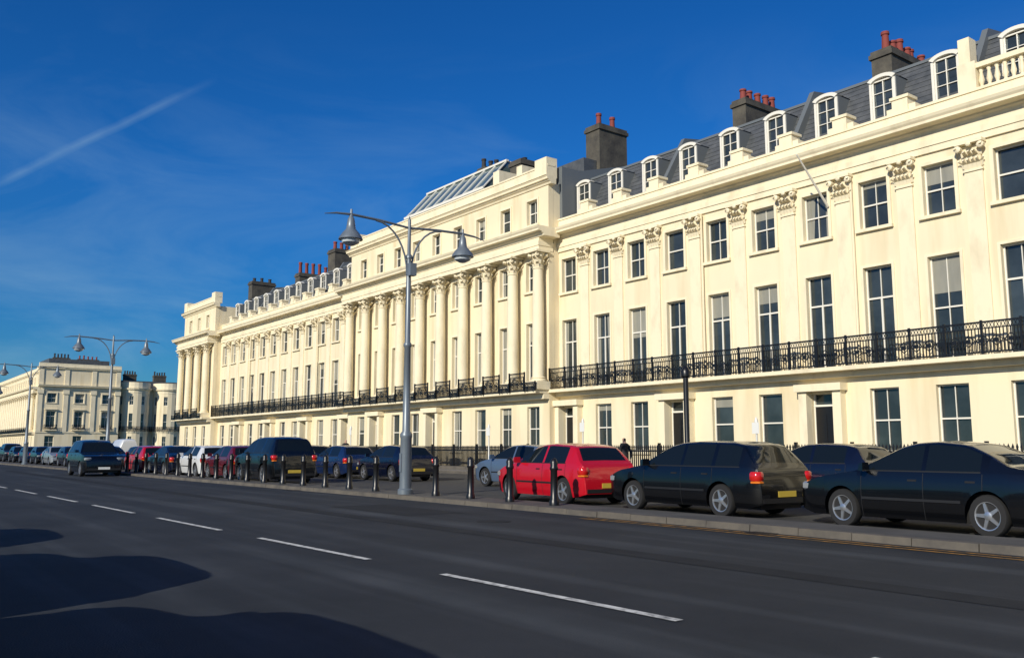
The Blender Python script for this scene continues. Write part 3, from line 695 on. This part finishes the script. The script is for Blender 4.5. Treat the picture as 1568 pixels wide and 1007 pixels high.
# ------------------------------------------------------------------ people
SK=newmat('skin',(.45,.27,.2),.6); HAIR=newmat('hair',(.03,.02,.015),.7); COAT=newmat('dark_coat',(.02,.02,.025),.9); JEAN=newmat('trousers',(.03,.035,.06),.9)
def person(x,y,z,rot,coat,stride=.22):
    V=[];E=[];Rr=[]
    def v(p,r,par=None):
        V.append(p);Rr.append(r)
        if par is not None: E.append((par,len(V)-1))
        return len(V)-1
    pel=v((0,0,.95),(.15,.12)); wa=v((0,0,1.12),(.14,.105),pel); ch=v((0,.0,1.32),(.17,.12),wa); sh=v((0,0,1.44),(.13,.09),ch); nk=v((0,.01,1.53),(.055,.055),sh); hd=v((0,.02,1.62),(.078,.09),nk); ht=v((0,.015,1.71),(.07,.085),hd)
    for s in (-1,1):
        f=s*stride
        hp=v((s*.09,0,.9),(.1,.1),pel); kn=v((s*.1,f*.5+.04,.49),(.065,.07),hp); an=v((s*.1,f*.9-.03,.1),(.045,.05),kn); toe=v((s*.11,f*.9+.15,.045),(.045,.035),an)
        so=v((s*.19,0,1.41),(.07,.07),sh); el=v((s*.25,-f*.4-.03,1.13),(.05,.05),so); wrs=v((s*.24,-f*.7+.08,.88),(.035,.035),el); ha=v((s*.235,-f*.75+.11,.79),(.03,.045),wrs)
    me=bpy.data.meshes.new('figure'); me.from_pydata(V,E,[]); o=bpy.data.objects.new('tmp',me); scene.collection.objects.link(o)
    o.modifiers.new('s','SKIN'); 
    for i,r in enumerate(Rr): me.skin_vertices[0].data[i].radius=r
    me.skin_vertices[0].data[0].use_root=True
    sb=o.modifiers.new('b','SUBSURF'); sb.levels=2; sb.render_levels=2
    dg=bpy.context.evaluated_depsgraph_get(); m2=bpy.data.meshes.new_from_object(o.evaluated_get(dg)); bpy.data.objects.remove(o)
    for m in (coat,JEAN,SK,HAIR,IRON): m2.materials.append(m)
    for p in m2.polygons:
        c=p.center; p.use_smooth=True
        if c.z>1.5: p.material_index=3 if (c.z>1.70 or (c.y<.0 and c.z>1.58)) else 2
        elif c.z<.09: p.material_index=4
        elif abs(c.x)>.17 and c.z<.86: p.material_index=2
        elif c.z<.86: p.material_index=1
    b=bpy.data.objects.new('figure',m2)
    e=bpy.data.objects.new('pedestrian',None); scene.collection.objects.link(e); scene.collection.objects.link(b); b.parent=e; e.location=(x,y,z); e.rotation_euler=(0,0,rot)
person(-25.6,25.2,.03,PI/2,COAT); person(-52.4,26.4,.15,-PI/2,COAT)

# ------------------------------------------------------------------ light & sky
EL,AZ=R(25.5),R(21)
sd=Vector((math.sin(AZ)*math.cos(EL),-math.cos(AZ)*math.cos(EL),math.sin(EL)))
L=bpy.data.lights.new('sun','SUN'); L.energy=4.8; L.angle=R(.5); L.color=(1,.925,.77)
lo=bpy.data.objects.new('sun',L); scene.collection.objects.link(lo); lo.rotation_euler=(-sd).to_track_quat('-Z','Y').to_euler(); lo.location=(0,-20,40)
W=bpy.data.worlds.new('World'); scene.world=W; W.use_nodes=True; nt=W.node_tree; N=nt.nodes; K=nt.links
bg=N['Background']; bg.inputs['Strength'].default_value=.068
sky=N.new('ShaderNodeTexSky'); sky.sky_type='NISHITA'; sky.sun_disc=False; sky.sun_elevation=EL; sky.sun_rotation=R(180)-AZ; sky.air_density=1.0; sky.dust_density=.1; sky.ozone_density=4
hs=N.new('ShaderNodeHueSaturation'); hs.inputs['Saturation'].default_value=1.25; hs.inputs['Value'].default_value=1.0
K.new(sky.outputs[0],hs.inputs['Color'])
tint=N.new('ShaderNodeMixRGB'); tint.blend_type='MULTIPLY'; tint.inputs['Fac'].default_value=1; tint.inputs['Color2'].default_value=(.36,1.0,1.5,1); K.new(hs.outputs[0],tint.inputs['Color1'])
tc=N.new('ShaderNodeTexCoord'); mp=N.new('ShaderNodeMapping'); mp.inputs['Scale'].default_value=(2,3,9); mp.inputs['Rotation'].default_value=(.3,.15,.3)
K.new(tc.outputs['Generated'],mp.inputs['Vector'])
no=N.new('ShaderNodeTexNoise'); no.inputs['Scale'].default_value=1.3; no.inputs['Detail'].default_value=9; no.inputs['Roughness'].default_value=.6; no.inputs['Distortion'].default_value=.6
K.new(mp.outputs[0],no.inputs['Vector'])
rp=N.new('ShaderNodeValToRGB'); rp.color_ramp.elements[0].position=.45; rp.color_ramp.elements[1].position=.85; K.new(no.outputs['Fac'],rp.inputs['Fac'])
sx=N.new('ShaderNodeSeparateXYZ'); K.new(tc.outputs['Generated'],sx.inputs[0])
fz=N.new('ShaderNodeMapRange'); fz.inputs['From Min'].default_value=.45; fz.inputs['From Max'].default_value=.05; K.new(sx.outputs['Z'],fz.inputs['Value'])
hz=N.new('ShaderNodeMapRange'); hz.inputs['From Min'].default_value=0.; hz.inputs['From Max'].default_value=.28; hz.inputs['To Min'].default_value=.64; hz.inputs['To Max'].default_value=1.; K.new(sx.outputs['Z'],hz.inputs['Value'])
dk=N.new('ShaderNodeVectorMath'); dk.operation='SCALE'; K.new(tint.outputs[0],dk.inputs[0]); K.new(hz.outputs[0],dk.inputs['Scale'])
def M(op,a,b=None,c=None):
    n=N.new('ShaderNodeMath'); n.operation=op
    for i,q in enumerate((a,b,c)):
        if q is None: continue
        if isinstance(q,(int,float)): n.inputs[i].default_value=q
        else: K.new(q,n.inputs[i])
    return n.outputs[0]
cl=M('MULTIPLY',M('MULTIPLY',rp.outputs['Color'],fz.outputs[0]),.5)
def dot(v):
    n=N.new('ShaderNodeVectorMath'); n.operation='DOT_PRODUCT'; K.new(tc.outputs['Generated'],n.inputs[0]); n.inputs[1].default_value=v; return n.outputs['Value']
# contrail: a narrow great-circle band of the sky
d1=Vector((-.9601,.1163,.2611)).normalized(); d2=Vector((-.8886,.2735,.3715)).normalized()
nn=d1.cross(d2).normalized(); mm=(d2-d1).normalized(); e1=d1.dot(mm); e2=d2.dot(mm)
dn=dot(nn); dm=dot(mm)
wob=M('MULTIPLY_ADD',no.outputs['Fac'],.006,-.003)
ctr=M('MAXIMUM',M('SUBTRACT',1.,M('DIVIDE',M('ABSOLUTE',M('ADD',dn,wob)),.0055)),0.)
ext=M('MULTIPLY',M('MAXIMUM',M('MINIMUM',M('MULTIPLY',M('SUBTRACT',e2+.02,dm),12.),1.),0.),M('MAXIMUM',M('MINIMUM',M('MULTIPLY',M('SUBTRACT',dm,e1-.03),25.),1.),0.))
n3=N.new('ShaderNodeTexNoise'); n3.inputs['Scale'].default_value=30; K.new(tc.outputs['Generated'],n3.inputs['Vector'])
ct=M('MULTIPLY',M('MULTIPLY',ctr,ext),M('MULTIPLY',n3.outputs['Fac'],.32))
fac=M('MINIMUM',M('ADD',cl,ct),1.)
mx=N.new('ShaderNodeMixRGB'); K.new(fac,mx.inputs['Fac']); K.new(dk.outputs[0],mx.inputs['Color1']); mx.inputs['Color2'].default_value=(4.8,7.6,9.8,1)
K.new(mx.outputs[0],bg.inputs['Color'])
scene.view_settings.view_transform='Standard'; scene.view_settings.look='None'; scene.view_settings.exposure=0
# ------------------------------------------------------------------ camera
c=bpy.data.cameras.new('camera'); c.sensor_width=36; c.lens=30.995; c.clip_end=5000
co=bpy.data.objects.new('camera',c); scene.collection.objects.link(co); co.location=(0,0,1.35); co.rotation_euler=(R(97.66),0,R(52.66)); scene.camera=co
